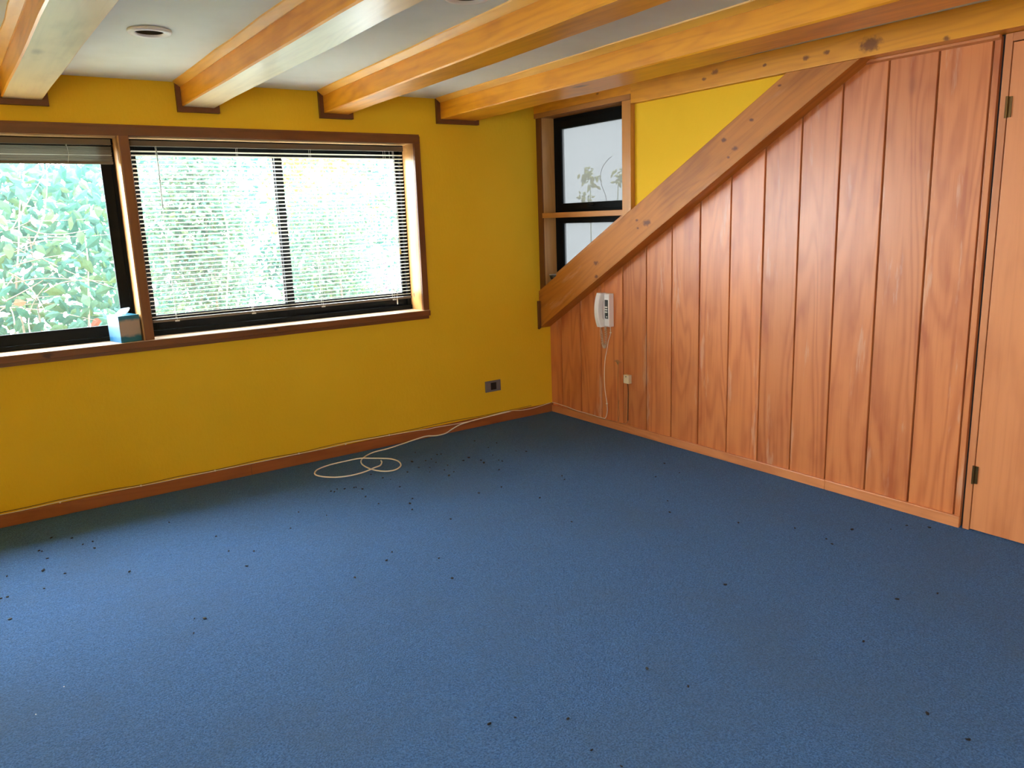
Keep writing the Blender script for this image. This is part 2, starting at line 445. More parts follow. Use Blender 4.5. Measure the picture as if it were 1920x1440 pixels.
def struct(o, label=None):
    o['kind'] = 'structure'
    if label: o['label'] = label
    return o

# ------------------------------------------------------------------ room shell
CH = 2.22                                     # ceiling height
LA, LB = (-2.812, -1.122), (-1.966, -2.112)   # the two recessed lamps
slab_obj('floor', 2, -0.12, 0.0, (-4.82, -6.12), (0.14, 0.26), [], M_carpet)
H = 0.052
slab_obj('ceiling', 2, CH, CH + 0.12, (-4.82, -7.3), (0.14, 0.46),
         [((LA[0] - H, LA[1] - H), (LA[0] + H, LA[1] + H)), ((LB[0] - H, LB[1] - H), (LB[0] + H, LB[1] + H))], M_ceil)
slab_obj('wall_back', 1, 0.0, 0.26, (-4.82, 0.0), (0.14, CH), [((-4.45, 0.835), (-1.060, 1.972))], M_wall)
slab_obj('wall_front', 1, -6.12, -6.0, (-4.82, 0.0), (0.14, CH), [], M_wall)
slab_obj('wall_left', 0, -4.82, -4.70, (-6.0, 0.0), (0.0, CH), [((-5.75, 0.85), (-4.65, 2.05))], M_wall)
w3 = struct(empty('window_3', (-4.76, -5.2, 0.85)))
boxes('frame', [((-4.8, -5.75, 0.85), (-4.74, -4.65, 0.9)), ((-4.8, -5.75, 2.0), (-4.74, -4.65, 2.05)), ((-4.8, -5.75, 0.9), (-4.74, -5.7, 2.0)),
                ((-4.8, -4.7, 0.9), (-4.74, -4.65, 2.0))], M_black, w3)
box('pane', (-4.773, -5.7, 0.9), (-4.767, -4.7, 2.0), M_glass, w3)

# right wall: backing, planks, plaster triangle
def zlow(y): return 0.648 + 0.591 * (-y)       # lower edge of the diagonal brace
def zup(y): return 0.920 + 0.5705 * (-y)       # upper edge
bm = bmesh.new()
add_prism(bm, [(-6.0, 0), (-0.905, 0), (-0.905, CH), (-6.0, CH)], 0, 0.022, 0.14)
add_prism(bm, [(-0.905, 0), (0.2, 0), (0.2, 0.80), (-0.905, 1.36)], 0, 0.022, 0.14)
add_prism(bm, [(-0.905, 2.135), (0.2, 2.135), (0.2, CH), (-0.905, CH)], 0, 0.022, 0.14)
add_prism(bm, [(-0.03, 0.7), (0.2, 0.7), (0.2, CH), (-0.03, CH)], 0, 0.034, 0.14)
wr = struct(finish('wall_right', bm, M_dark))
grooves = [-0.130, -0.350, -0.570, -0.790, -1.007, -1.226, -1.447, -1.667, -1.888, -2.103, -2.319, -2.540, -2.762, -2.977]
ys = [0.0] + grooves + [-3.006]
for i in range(len(ys) - 1):
    y0, y1 = ys[i] - 0.0042, ys[i + 1] + 0.0042
    if i == 0: y0 = 0.0
    if i == len(ys) - 2: y1 = ys[-1]
    top = lambda y: min(2.098, zlow(y) + 0.13)
    yk = -2.25                                    # where the brace line reaches the ledger
    poly = [(y0, 0.0), (y1, 0.0), (y1, top(y1))]
    if y1 < yk < y0: poly.append((yk, 2.098))
    poly.append((y0, top(y0)))
    d = rnd.uniform(-0.0012, 0.0012)
    prism('plank', poly, 0, 0.0 + d, 0.022, M_plank, wr, bev=0.003)
# yellow plaster triangle between brace, ledger and window casing
prism('plaster_panel', [(-0.974, zup(-0.974) - 0.002), (-2.068, 2.1), (-0.974, 2.1)], 0, -0.065, 0.022, M_wall, wr)
prism('moulding', [(-0.020, 2.090), (-0.020, 2.100), (0.0, 2.112), (0.0, 2.083)], 1, -3.006, -2.30, M_skirt, wr)
# wall beyond the door
box('plank', (0.0, -6.0, 0.0), (0.022, -3.93, 2.098), M_plank, wr)

# baseboards
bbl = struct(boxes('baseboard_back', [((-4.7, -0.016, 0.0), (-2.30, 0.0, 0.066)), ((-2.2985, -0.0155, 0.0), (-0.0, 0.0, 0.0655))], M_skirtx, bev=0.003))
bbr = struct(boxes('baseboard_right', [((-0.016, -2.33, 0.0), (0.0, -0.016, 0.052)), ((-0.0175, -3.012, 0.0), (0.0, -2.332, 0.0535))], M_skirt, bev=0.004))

# ------------------------------------------------------------------ window 1 (two openings in the yellow wall)
w1 = struct(empty('window_1', (-2.75, 0.0, 0.835)))
XL, XM0, XM1, XR = -4.42, -2.785, -2.738, -1.072
ZB, ZT = 0.873, 1.938
box('head_casing', (XL - 0.043, -0.020, ZT), (-1.029, 0.0, 1.983), M_trimx, w1, 0.002)
box('head_moulding', (XL - 0.043, -0.010, 1.983), (-1.027, 0.0, 1.994), M_trimx, w1, 0.002)
box('side_casing', (XR, -0.020, ZB), (-1.029, 0.0, ZT), M_trimz, w1, 0.002)
box('side_casing', (XL - 0.043, -0.020, ZB), (XL, 0.0, ZT), M_trimz, w1, 0.002)
box('mullion_post', (XM0, -0.020, ZB), (XM1, 0.205, ZT), M_trimz, w1, 0.002)
box('reveal', (XM0 - 0.006, -0.018, ZB), (XM0 - 0.0005, 0.20, ZT), M_reveal, w1)
box('sill', (XL - 0.043, -0.030, 0.836), (-1.027, 0.205, ZB - 0.0025), M_trimx, w1, 0.002)
box('sill_glare_top', (XL - 0.040, -0.0285, ZB - 0.0025), (-1.030, 0.205, ZB), M_sillglare, w1, 0.001)  # thin added sheet carrying the painted reflection
box('sill_apron', (XL - 0.043, -0.015, 0.815), (-1.030, 0.0, 0.836), M_trimx, w1, 0.002)
box('reveal', (XR, 0.0, ZB), (-1.060, 0.205, ZT), M_reveal, w1)
box('reveal', (XL - 0.012, 0.0, ZB), (XL, 0.205, ZT), M_reveal, w1)
box('head_reveal', (XL, 0.0, ZT), (-1.060, 0.205, 1.955), M_revealx, w1)
def sash(parent, x0, x1, z0, z1, y0, y1, l, r, b, t):
    s = boxes('sash', [((x0, y0, z0), (x0 + l, y1, z1)), ((x1 - r, y0, z0), (x1, y1, z1)), ((x0 + l, y0, z0), (x1 - r, y1, z0 + b)), ((x0 + l, y0, z1 - t), (x1 - r, y1, z1))], M_black, parent, 0.002)
    ym = (y0 + y1) / 2
    box('pane', (x0 + l - 0.004, ym - 0.003, z0 + b - 0.004), (x1 - r + 0.004, ym + 0.003, z1 - t + 0.004), M_glass, s)
    return s
# right opening: outer frame, two sliding sashes
FY = 0.135
boxes('frame', [((XM1, FY, ZB), (XR, 0.205, 0.902)), ((XM1, FY, 1.905), (XR, 0.205, ZT)), ((XM1, FY + .01, 0.902), (XM1 + 0.018, 0.205, 1.905)), ((XR - 0.026, FY + .01, 0.902), (XR, 0.205, 1.905))], M_black, w1, 0.002)
sash(w1, XM1 + 0.018, -1.880, 0.903, 1.907, FY + .013, FY + .033, 0.036, 0.046, 0.084, 0.048)
sash(w1, -1.930, XR - 0.024, 0.902, 1.907, FY + .037, FY + .057, 0.040, 0.022, 0.084, 0.048)
# left opening
boxes('frame', [((XL, FY, ZB), (XM0 - 0.006, 0.205, 0.896)), ((XL, FY, 1.905), (XM0 - 0.006, 0.205, ZT)), ((XM0 - 0.024, FY + .01, 0.896), (XM0 - 0.006, 0.205, 1.905)), ((XL, FY + .01, 0.896), (XL + 0.03, 0.205, 1.905))], M_black, w1, 0.002)
sash(w1, -3.66, XM0 - 0.024, 0.897, 1.907, FY + .013, FY + .033, 0.046, 0.052, 0.060, 0.050)
sash(w1, XL + 0.02, -3.62, 0.897, 1.907, FY + .037, FY + .057, 0.046, 0.046, 0.060, 0.050)

# ------------------------------------------------------------------ window 2 (small window in the right wall, cut by the brace)
w2 = struct(empty('window_2', (0.0, -0.48, 0.95)))
FX = -0.100
box('left_stile', (-0.078, -0.062, zup(0) - 0.02), (0.034, -0.0005, 2.126), M_reveal, w2)
box('left_casing', (FX + 0.016, -0.060, zup(0) - 0.04), (-0.0785, -0.001, 2.126), M_darktrim, w2)
prism('right_casing', [(-0.895, zup(-0.895) + 0.001), (-0.972, zup(-0.972) + 0.001), (-0.972, 2.125), (-0.895, 2.125)], 0, FX + 0.0015, 0.0215, M_casez, w2, 0.002)
box('head_casing', (FX, -0.972, 2.126), (0.034, -0.001, 2.158), M_trimy, w2, 0.002)
box('transom', (FX + 0.006, -0.893, 1.443), (0.022, -0.062, 1.478), M_trimy, w2, 0.002)
# diagonal fillet along the top of the brace inside the opening
prism('diagonal_fillet', [(-0.200, zup(-0.200) + 0.001), (-0.893, zup(-0.893) + 0.001), (-0.893, zup(-0.893) + 0.024), (-0.200, zup(-0.200) + 0.024)], 0, -0.090, 0.027, M_trimy, w2, 0.002)
boxes('frame', [((0.028, -0.108, 0.86), (0.075, -0.060, 2.126)), ((0.028, -0.904, 1.45), (0.075, -0.865, 2.126)), ((0.028, -0.865, 2.085), (0.075, -0.108, 2.126)),
                ((0.028, -0.865, 1.420), (0.075, -0.108, 1.505))], M_black, w2, 0.002)
us = boxes('upper_sash', [((0.018, -0.150, 1.495), (0.05, -0.100, 2.10)), ((0.018, -0.875, 1.495), (0.05, -0.830, 2.10)), ((0.018, -0.830, 2.045), (0.05, -0.150, 2.10)), ((0.018, -0.830, 1.495), (0.05, -0.150, 1.540))], M_black, w2, 0.002)
box('pane', (0.031, -0.834, 1.536), (0.037, -0.146, 2.049), M_frost, us)
bm = bmesh.new(); add_box(bm, (0.004, -0.485, 1.512), (0.018, -0.440, 1.532), 0.003); add_box(bm, (-0.012, -0.478, 1.517), (0.006, -0.466, 1.528), 0.003); add_box(bm, (-0.012, -0.520, 1.519), (-0.006, -0.466, 1.527), 0.002)
finish('latch', bm, M_black, us)
ls = boxes('lower_sash', [((0.03, -0.140, 0.90), (0.06, -0.105, 1.430)), ((0.03, -0.86, 1.402), (0.06, -0.140, 1.430))], M_black, w2, 0.002)
prism('pane', [(-0.136, zup(-0.136) - 0.05), (-0.86, zup(-0.86) - 0.05), (-0.86, 1.406), (-0.136, 1.406)], 0, 0.043, 0.049, M_frost, ls)

# ------------------------------------------------------------------ brace, ledger, beams
brace = prism('diagonal_brace', [(-0.001, zlow(0)), (-2.457, 2.1005), (-2.069, 2.1005), (-0.001, zup(0))], 0, -0.100, 0.0, M_brace, None, 0.003)
mp = [n for n in M_brace.node_tree.nodes if n.type == 'MAPPING'][0]
mp.inputs['Rotation'].default_value = (math.atan(0.58), 0, 0)
tag(brace, 'thick varnished pine brace rising diagonally across the panelled wall', 'beam')
prism('end_cap', [(-0.118, zlow(0) - 0.006), (-0.1005, zlow(0) + 0.004), (-0.1005, zup(0) - 0.07), (-0.118, zup(0) - 0.07)], 1, -0.024, -0.001, M_darktrim, brace, 0.002)
led = box('ledger_beam', (-0.100, -6.0, 2.1015), (0.0215, -0.974, CH), M_beam, None, 0.003)
tag(led, 'long orange pine ledger beam lying along the top of the panelled wall', 'beam')
box('extension', (-0.098, -0.973, 2.1585), (0.0215, -0.001, CH), M_beam, led, 0.002)

def beam(x0, x1, ang, zb, label, colw=0.024, pale=False):
    """x0,x1 at the yellow wall, ang = drift of x per metre towards the camera"""
    e = empty('ceiling_beam', ((x0 + x1) / 2, 0, zb), label, 'beam', 'pine beams across the ceiling')
    def sh(o):
        for v in o.data.vertices: v.co.x += ang * -(v.co.y + (o.location.y))
        return o
    bm = bmesh.new()
    NSEG = 14
    # slightly uneven, hand-sawn timber: cross sections along its length
    R_ = random.Random(int(abs(x0) * 1000)); prev = None
    for k in range(NSEG + 1):
        y = -0.0005 - 5.999 * k / NSEG
        j = [R_.uniform(-0.003, 0.003) for _ in range(4)]
        dx = ang * -y
        c = 0.006
        prof = [(x0 + j[0], CH), (x0 + j[0], zb + c + j[2]), (x0 + c + j[0], zb + j[2]), (x1 - c + j[1], zb + j[3]), (x1 + j[1], zb + c + j[3]), (x1 + j[1], CH)]
        ring = [bm.verts.new((p[0] + dx, y, p[1])) for p in prof]
        if prev:
            for i in range(len(ring)):
                bm.faces.new((prev[i], prev[(i + 1) % 6], ring[(i + 1) % 6], ring[i]))
        else: first = ring
        prev = ring
    bm.faces.new(first[::-1]); bm.faces.new(prev)
    bmesh.ops.recalc_face_normals(bm, faces=bm.faces[:])
    tim = finish('timber', bm, [M_beam, M_beamglare], e)
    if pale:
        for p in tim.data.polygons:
            if p.normal.z < -0.8: p.material_index = 1  # underside takes the colour with the glare painted in
    # pale battens tucked between beam and ceiling on both sides
    for s, xx in ((-1, x0), (1, x1)):
        bm = bmesh.new(); prev = None
        for k in range(NSEG * 2 + 1):
            y = -0.03 - 5.96 * k / (NSEG * 2); dx = ang * -y; jj = R_.uniform(-0.0035, 0.0035)
            ring = [bm.verts.new(p) for p in ((xx + dx - s * 0.004, y, CH), (xx + s * (0.036 + jj) + dx, y, CH), (xx + s * (0.034 + jj) + dx, y, CH - 0.006), (xx + s * 0.004 + dx, y, CH - 0.027), (xx - s * 0.004 + dx, y, CH - 0.027))]
            if prev:
                for i in range(5): bm.faces.new((prev[i], prev[(i + 1) % 5], ring[(i + 1) % 5], ring[i]))
            else: first = ring
            prev = ring
        bm.faces.new(first[::-1]); bm.faces.new(prev); bmesh.ops.recalc_face_normals(bm, faces=bm.faces[:])
        finish('edge_batten', bm, M_batten, e)
    # collar of dark trim where the beam meets the wall
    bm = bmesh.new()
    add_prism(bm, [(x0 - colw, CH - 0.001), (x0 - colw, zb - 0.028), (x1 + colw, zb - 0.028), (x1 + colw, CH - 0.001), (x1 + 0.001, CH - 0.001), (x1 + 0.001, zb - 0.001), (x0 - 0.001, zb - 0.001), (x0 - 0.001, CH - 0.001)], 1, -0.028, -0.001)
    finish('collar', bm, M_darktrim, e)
    return e
beam(-3.272, -3.100, 0.013, 2.095, 'leftmost ceiling beam, pine with a broad scuffed underside painted pale with window glare', pale=True)
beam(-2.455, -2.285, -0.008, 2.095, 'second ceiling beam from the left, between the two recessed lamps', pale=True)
beam(-1.660, -1.500, -0.045, 2.095, 'third ceiling beam from the left, with two small dark knots near the yellow wall')
beam(-0.868, -0.600, -0.030, 2.093, 'ceiling beam farthest right, close above the small window')

# ------------------------------------------------------------------ door at the right edge
d1 = struct(empty('door_1', (0.0, -3.45, 0.0)))
box('jamb', (-0.004, -3.050, 0.0), (0.022, -3.022, 2.100), M_door, d1, 0.002)
box('head_jamb', (-0.004, -3.92, 2.068), (0.022, -3.0505, 2.100), M_skirt, d1, 0.002)
box('jamb', (-0.004, -3.92, 0.0), (0.022, -3.892, 2.0675), M_door, d1, 0.002)
box('leaf', (-0.001, -3.890, 0.006), (0.021, -3.0535, 2.064), M_door, d1, 0.002)
for z in (1.818, 0.262):
    bm = bmesh.new()
    add_tube(bm, [(-0.008, -3.0505, z - 0.042), (-0.008, -3.0505, z + 0.042)], 0.0055, 10)
    add_box(bm, (-0.006, -3.068, z - 0.040), (-0.0015, -3.052, z + 0.040))
    finish('hinge', bm, M_brass, d1)

# ------------------------------------------------------------------ venetian blinds
def slat_mesh(L, W=0.025, tilt=12):
    bm = bmesh.new(); t = math.radians(tilt); secs = []
    for side in (0, 1):
        for i in range(5):
            a = (i / 4 - 0.5); u = a * W; h = 0.0022 * (1 - 4 * a * a) - 0.0007 * side
            secs.append((u * math.cos(t) + h * math.sin(t), -u * math.sin(t) + h * math.cos(t)))
    A = [bm.verts.new((-L / 2, p[0], p[1])) for p in secs]; B = [bm.verts.new((L / 2, p[0], p[1])) for p in secs]
    for i in range(4):
        bm.faces.new((A[i], A[i + 1], B[i + 1], B[i])); bm.faces.new((A[5 + i], B[5 + i], B[6 + i], A[6 + i]))
    bm.faces.new((A[0], B[0], B[5], A[5])); bm.faces.new((A[4], A[9], B[9], B[4]))
    bmesh.ops.recalc_face_normals(bm, faces=bm.faces[:])
    me = bpy.data.meshes.new('slat'); bm.to_mesh(me); bm.free(); me.materials.append(M_slat)
    for p in me.polygons: p.use_smooth = True
    return me
BY = 0.055
def add_slat(me, loc, parent, rz=0.0, rx=0.0):
    o = bpy.data.objects.new('slat', me); COL.objects.link(o); set_parent(o, loc, parent); o.rotation_euler = (rx, rz, 0); return o
X0, X1 = -2.722, -1.120
vb = tag(empty('venetian_blind', ((X0 + X1) / 2, BY, 1.935)), 'cream venetian blind let down over the wider sliding window', 'blind', 'venetian blinds in the long window')
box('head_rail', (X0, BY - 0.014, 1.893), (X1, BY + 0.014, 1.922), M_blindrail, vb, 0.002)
sm = slat_mesh(X1 - X0)
NS = 41
for k in range(NS):
    z = 1.868 - (1.868 - 0.985) * k / (NS - 1)
    add_slat(sm, ((X0 + X1) / 2, BY, z), vb, rnd.uniform(-0.0008, 0.0008), rnd.uniform(-0.03, 0.03))
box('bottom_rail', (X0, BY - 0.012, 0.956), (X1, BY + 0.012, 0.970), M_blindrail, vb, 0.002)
for x in (-2.598, -2.17, -1.739, -1.250):
    bm = bmesh.new()
    for dy in (-0.0135, 0.0135): add_tube(bm, [(x, BY + dy, 0.962), (x, BY + dy, 1.895)], 0.0009, 5)
    finish('ladder_cord', bm, M_cord, vb)
    box('cord_clip', (x - 0.012, BY - 0.0155, 0.953), (x + 0.012, BY - 0.0125, 0.961), M_cord, vb)
tube('tilt_wand', [(-2.600, BY - 0.018, 1.885), (-2.598, BY - 0.020, 1.80), (-2.602, BY - 0.021, 1.571)], 0.003, M_wand, vb, 6, 4)
bm = bmesh.new()
for dx in (-0.010, -0.003): add_tube(bm, smoothpath([(-1.190 + dx, BY - 0.018, 1.893), (-1.186 + dx, BY - 0.02, 1.6), (-1.187 + dx * 0.4, BY - 0.02, 1.275)], 4), 0.0011, 5)
add_tube(bm, smoothpath([(-1.222, BY - 0.018, 1.893), (-1.226, BY - 0.02, 1.45), (-1.233, BY - 0.02, 0.965)], 4), 0.0011, 5)
finish('pull_cord', bm, M_cord, vb)
lathe('tassel', [(0, 0.03), (0.004, 0.028), (0.007, 0.0), (0.006, -0.004), (0, -0.004)], (-1.189, BY - 0.02, 1.25), M_tassel, vb, 10)
lathe('cord_end', [(0, 0.04), (0.003, 0.04), (0.004, 0.0), (0, -0.001)], (-1.233, BY - 0.02, 0.925), M_button, vb, 8)
# left blind, pulled up
XA, XB = -4.365, -2.815
vl = tag(empty('venetian_blind', ((XA + XB) / 2, BY, 1.935)), 'venetian blind drawn up into a dark stack above the leafy left window', 'blind', 'venetian blinds in the long window')
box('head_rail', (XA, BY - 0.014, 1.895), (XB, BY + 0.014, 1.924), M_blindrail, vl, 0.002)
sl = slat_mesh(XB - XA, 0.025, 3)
sl.materials[0] = M_slatbacklit
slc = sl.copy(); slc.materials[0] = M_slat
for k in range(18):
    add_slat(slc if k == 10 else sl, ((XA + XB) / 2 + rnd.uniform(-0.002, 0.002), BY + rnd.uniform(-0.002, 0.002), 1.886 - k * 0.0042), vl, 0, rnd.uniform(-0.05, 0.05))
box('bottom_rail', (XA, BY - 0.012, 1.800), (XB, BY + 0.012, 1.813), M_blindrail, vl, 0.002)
for x in (-3.02, -3.7, -4.2):
    bm = bmesh.new()
    for dy in (-0.0145, 0.0145): add_tube(bm, smoothpath([(x, BY + dy, 1.896), (x + 0.004, BY + dy * 1.1, 1.85), (x - 0.003, BY + dy, 1.806)], 3), 0.0011, 5)
    finish('ladder_cord', bm, M_cord, vl)

# ------------------------------------------------------------------ tissue box on the sill
tb = tag(empty('tissue_box', (-2.868, 0.058, 0.8735)), 'blue seaside-print tissue box with a tissue sticking out on the window sill', 'box')
bm = bmesh.new(); add_box(bm, (-0.056, -0.068, 0.0), (0.056, 0.068, 0.142), 0.002)
ct = finish('carton', bm, M_carton, None); ct.parent = tb
tb.rotation_euler.z = math.radians(15)
bm = bmesh.new()
NU, NV = 16, 7; grid = []
for i in range(NU + 1):
    row = []
    for j in range(NV + 1):
        u = i / NU - 0.5; v = j / NV
        fl = 0.4 + 0.75 * v
        row.append(bm.verts.new((u * 0.062 * fl + 0.012 * v * math.sin(5 * u), 0.009 * math.sin(9 * u + 2 * v) * (0.3 + v) + 0.004 * math.cos(17 * u), 0.138 + 0.036 * v * (0.80 + 0.35 * math.sin(4.2 * u + 0.6)))))
    grid.append(row)
for i in range(NU):
    for j in range(NV): bm.faces.new((grid[i][j], grid[i + 1][j], grid[i + 1][j + 1], grid[i][j + 1]))
bmesh.ops.solidify(bm, geom=bm.faces[:], thickness=0.0012)
cc = finish('tissue', bm, M_tissue, None, True); cc.parent = tb

# ------------------------------------------------------------------ wall telephone
ph = tag(empty('wall_telephone', (-0.001, -0.655, 0.82)), 'off-white corded wall telephone hanging on the planks under the brace', 'telephone')
bm = bmesh.new()
add_prism(bm, [(-0.038, 0.712), (-0.045, 0.722), (-0.045, 0.926), (-0.038, 0.936), (-0.002, 0.936), (-0.002, 0.712)], 1, -0.703, -0.656, 0.003)
add_prism(bm, [(-0.024, 0.712), (-0.028, 0.722), (-0.028, 0.926), (-0.024, 0.936), (-0.002, 0.936), (-0.002, 0.712)], 1, -0.6555, -0.600, 0.003)
finish('base', bm, M_phone, ph)
box('keypad', (-0.0475, -0.694, 0.768), (-0.0445, -0.664, 0.894), M_keypad, ph, 0.001)
for r in range(3):
    for c in range(2):
        box('button', (-0.052, -0.690 + 0.0135 * c, 0.829 - 0.0165 * r + 0.012), (-0.0465, -0.680 + 0.0135 * c, 0.829 - 0.0165 * r + 0.021), M_button, ph, 0.001)
box('button', (-0.052, -0.688, 0.777), (-0.0465, -0.680, 0.785), M_button, ph, 0.001)
# handset: a long bowed bar with a thicker ear and mouth end
bm = bmesh.new(); prev = None
for k in range(17):
    t = k / 16; z = 0.709 + t * 0.229
    bow = 1 - (2 * t - 1) ** 2
    xo = -0.066 - 0.026 * bow; end = max(0, abs(2 * t - 1) - 0.55) / 0.45
    xi = -0.030 if end > 0.15 else -0.046 - 0.012 * min(1, bow * 1.1 - 0.55)
    hw = 0.0225 - 0.002 * bow; cz = 0.004
    ring = [bm.verts.new(p) for p in ((xi, -0.624 - hw, z), (xo + cz, -0.624 - hw, z), (xo, -0.624 - hw + cz, z), (xo, -0.624 + hw - cz, z), (xo + cz, -0.624 + hw, z), (xi, -0.624 + hw, z))]
    if prev:
        for i in range(6): bm.faces.new((prev[i], prev[(i + 1) % 6], ring[(i + 1) % 6], ring[i]))
    else: bm.faces.new(ring[::-1])
    prev = ring
bm.faces.new(prev); bmesh.ops.recalc_face_normals(bm, faces=bm.faces[:])
finish('handset', bm, M_phone, ph)
# coiled cord hanging in a loop
cl = smoothpath([(-0.058, -0.628, 0.712), (-0.050, -0.624, 0.68), (-0.036, -0.617, 0.64), (-0.03, -0.617, 0.60), (-0.03, -0.628, 0.572), (-0.03, -0.640, 0.568), (-0.03, -0.650, 0.59), (-0.03, -0.653, 0.64), (-0.03, -0.650, 0.69), (-0.03, -0.648, 0.714)], 24)
hel = []
prevn = Vector((1, 0, 0))
for i, p in enumerate(cl):
    d = (cl[min(i + 1, len(cl) - 1)] - cl[max(i - 1, 0)]).normalized()
    a = (prevn - d * prevn.dot(d)).normalized(); prevn = a; b = d.cross(a)
    th = i * 0.95; rr = 0.0078 * min(1, i / 26, (len(cl) - 1 - i) / 14)
    hel.append(p + rr * (math.cos(th) * a + math.sin(th) * b))
tube('coiled_cord', hel, 0.0025, M_phonecord, ph, 6, 0)

# cord from phone down the wall and along the baseboard to the corner
lc = tube('line_cord', [(-0.010, -0.676, 0.714), (-0.006, -0.672, 0.66), (-0.005, -0.650, 0.61), (-0.004, -0.637, 0.56), (-0.004, -0.612, 0.47), (-0.004, -0.604, 0.38), (-0.004, -0.607, 0.27), (-0.004, -0.627, 0.17), (-0.004, -0.630, 0.11), (-0.008, -0.615, 0.062),
                             (-0.012, -0.58, 0.0565), (-0.012, -0.42, 0.0585), (-0.013, -0.285, 0.060), (-0.012, -0.22, 0.066), (-0.010, -0.12, 0.069), (-0.010, -0.012, 0.071)], 0.0022, M_cable, ph)
lc['label'] = 'thin cream cord running down the planks to the right baseboard and the corner'
for y, z in ((-0.672, 0.668), (-0.628, 0.165)):
    bm = bmesh.new(); add_box(bm, (-0.0085, y - 0.006, z - 0.003), (-0.001, y + 0.006, z + 0.003), 0.001); finish('cord_clip', bm, M_cable, lc)
# phone jack and its dark lead
jk = tag(empty('telephone_jack', (0.0, -0.843, 0.345)), 'small ivory telephone junction box low on the planks, right of the phone', 'junction box')
box('cover', (-0.030, -0.872, 0.345), (-0.001, -0.822, 0.403), M_jack, jk, 0.003)
box('screw', (-0.032, -0.850, 0.389), (-0.0295, -0.844, 0.395), M_darkwire, jk)
tube('lead', [(-0.014, -0.845, 0.346), (-0.006, -0.842, 0.30), (-0.005, -0.840, 0.20), (-0.006, -0.838, 0.085)], 0.003, M_darkwire, jk, 6)
tube('lead', [(-0.006, -0.838, 0.085), (-0.012, -0.825, 0.062), (-0.012, -0.79, 0.0565), (-0.012, -0.765, 0.0555)], 0.0018, M_wire, jk, 6)
# frayed bare wire
fw = tag(empty('frayed_wire', (-0.003, -0.745, 0.06)), 'thin brown wire with a frayed end rising up the planks between phone and junction box', 'wire')
tube('strand', [(-0.003, -0.742, 0.455), (-0.004, -0.741, 0.36), (-0.003, -0.737, 0.26), (-0.004, -0.742, 0.18), (-0.003, -0.735, 0.12), (-0.004, -0.741, 0.059)], 0.0015, M_wire, fw, 5)
tube('strand', [(-0.004, -0.752, 0.21), (-0.004, -0.744, 0.17), (-0.004, -0.752, 0.12), (-0.004, -0.744, 0.075), (-0.010, -0.735, 0.057), (-0.018, -0.62, 0.052), (-0.019, -0.46, 0.046), (-0.018, -0.30, 0.055), (-0.014, -0.20, 0.063)], 0.0014, M_wire, fw, 5)
bm = bmesh.new()
for a in range(9):
    t = (a - 4) / 4
    add_tube(bm, smoothpath([(-0.004, -0.742, 0.450), (-0.008, -0.744 - 0.012 * t, 0.472), (-0.012, -0.746 - 0.030 * t, 0.487 + 0.006 * math.cos(3 * t)), (-0.010, -0.746 - 0.034 * t, 0.474)], 4), 0.0009, 4)
finish('frayed_end', bm, M_wire, fw)

# ------------------------------------------------------------------ outlet on the yellow wall
ou = tag(empty('wall_outlet', (-0.537, 0.0, 0.237)), 'dark grey power outlet low on the yellow wall near the corner', 'outlet')
box('plate', (-0.603, -0.009, 0.236), (-0.472, -0.0005, 0.316), M_plate, ou, 0.002)
box('socket', (-0.559, -0.0115, 0.250), (-0.512, -0.0088, 0.302), M_socket, ou, 0.001)
for x0, x1 in ((-0.595, -0.565), (-0.506, -0.480)):
    box('blank_insert', (x0, -0.0105, 0.250), (x1, -0.0088, 0.302), M_plate, ou, 0.0008)

# ------------------------------------------------------------------ cables on the left baseboard and on the carpet
bc = tube('baseboard_cable', [(-4.69, -0.009, 0.069), (-4.2, -0.009, 0.070), (-3.569, -0.009, 0.069), (-3.428, -0.009, 0.070), (-3.27, -0.008, 0.0745), (-3.10, -0.008, 0.0735), (-2.90, -0.009, 0.0695), (-2.78, -0.009, 0.069), (-2.634, -0.009, 0.070), (-2.50, -0.009, 0.0695),
                             (-2.0, -0.009, 0.0695), (-1.82, -0.009, 0.0695), (-1.66, -0.008, 0.075), (-1.47, -0.008, 0.072), (-1.2, -0.0185, 0.0675), (-1.09, -0.0195, 0.060), (-1.03, -0.0195, 0.062), (-0.84, -0.0195, 0.056), (-0.70, -0.0195, 0.058), (-0.43, -0.010, 0.0695), (-0.30, -0.0190, 0.058), (-0.185, -0.0190, 0.057), (-0.03, -0.0185, 0.071)], 0.0022, M_cable, None)
tag(bc, 'thin pale cable stapled along the top of the dark left baseboard', 'cable')
for x in (-2.905, -2.505, -2.00, -1.69, -1.38, -3.30):
    box('staple', (x - 0.004, -0.013, 0.0665), (x + 0.004, -0.006, 0.0755), M_cable, bc, 0.001)
b2 = tube('baseboard_wire', [(-3.7, -0.006, 0.079), (-3.45, -0.005, 0.079), (-3.3, -0.004, 0.083), (-3.05, -0.005, 0.082), (-2.90, -0.005, 0.075), (-2.70, -0.004, 0.079), (-2.5, -0.005, 0.074), (-2.2, -0.004, 0.080), (-1.99, -0.005, 0.075), (-1.84, -0.004, 0.080), (-1.68, -0.004, 0.083), (-1.47, -0.004, 0.077), (-1.2, -0.004, 0.076), (-0.9, -0.004, 0.080), (-0.6, -0.004, 0.072), (-0.2, -0.004, 0.074)], 0.0018, M_darkwire, None)
tag(b2, 'thin dark wire wavering just above the pale cable on the left baseboard', 'wire')
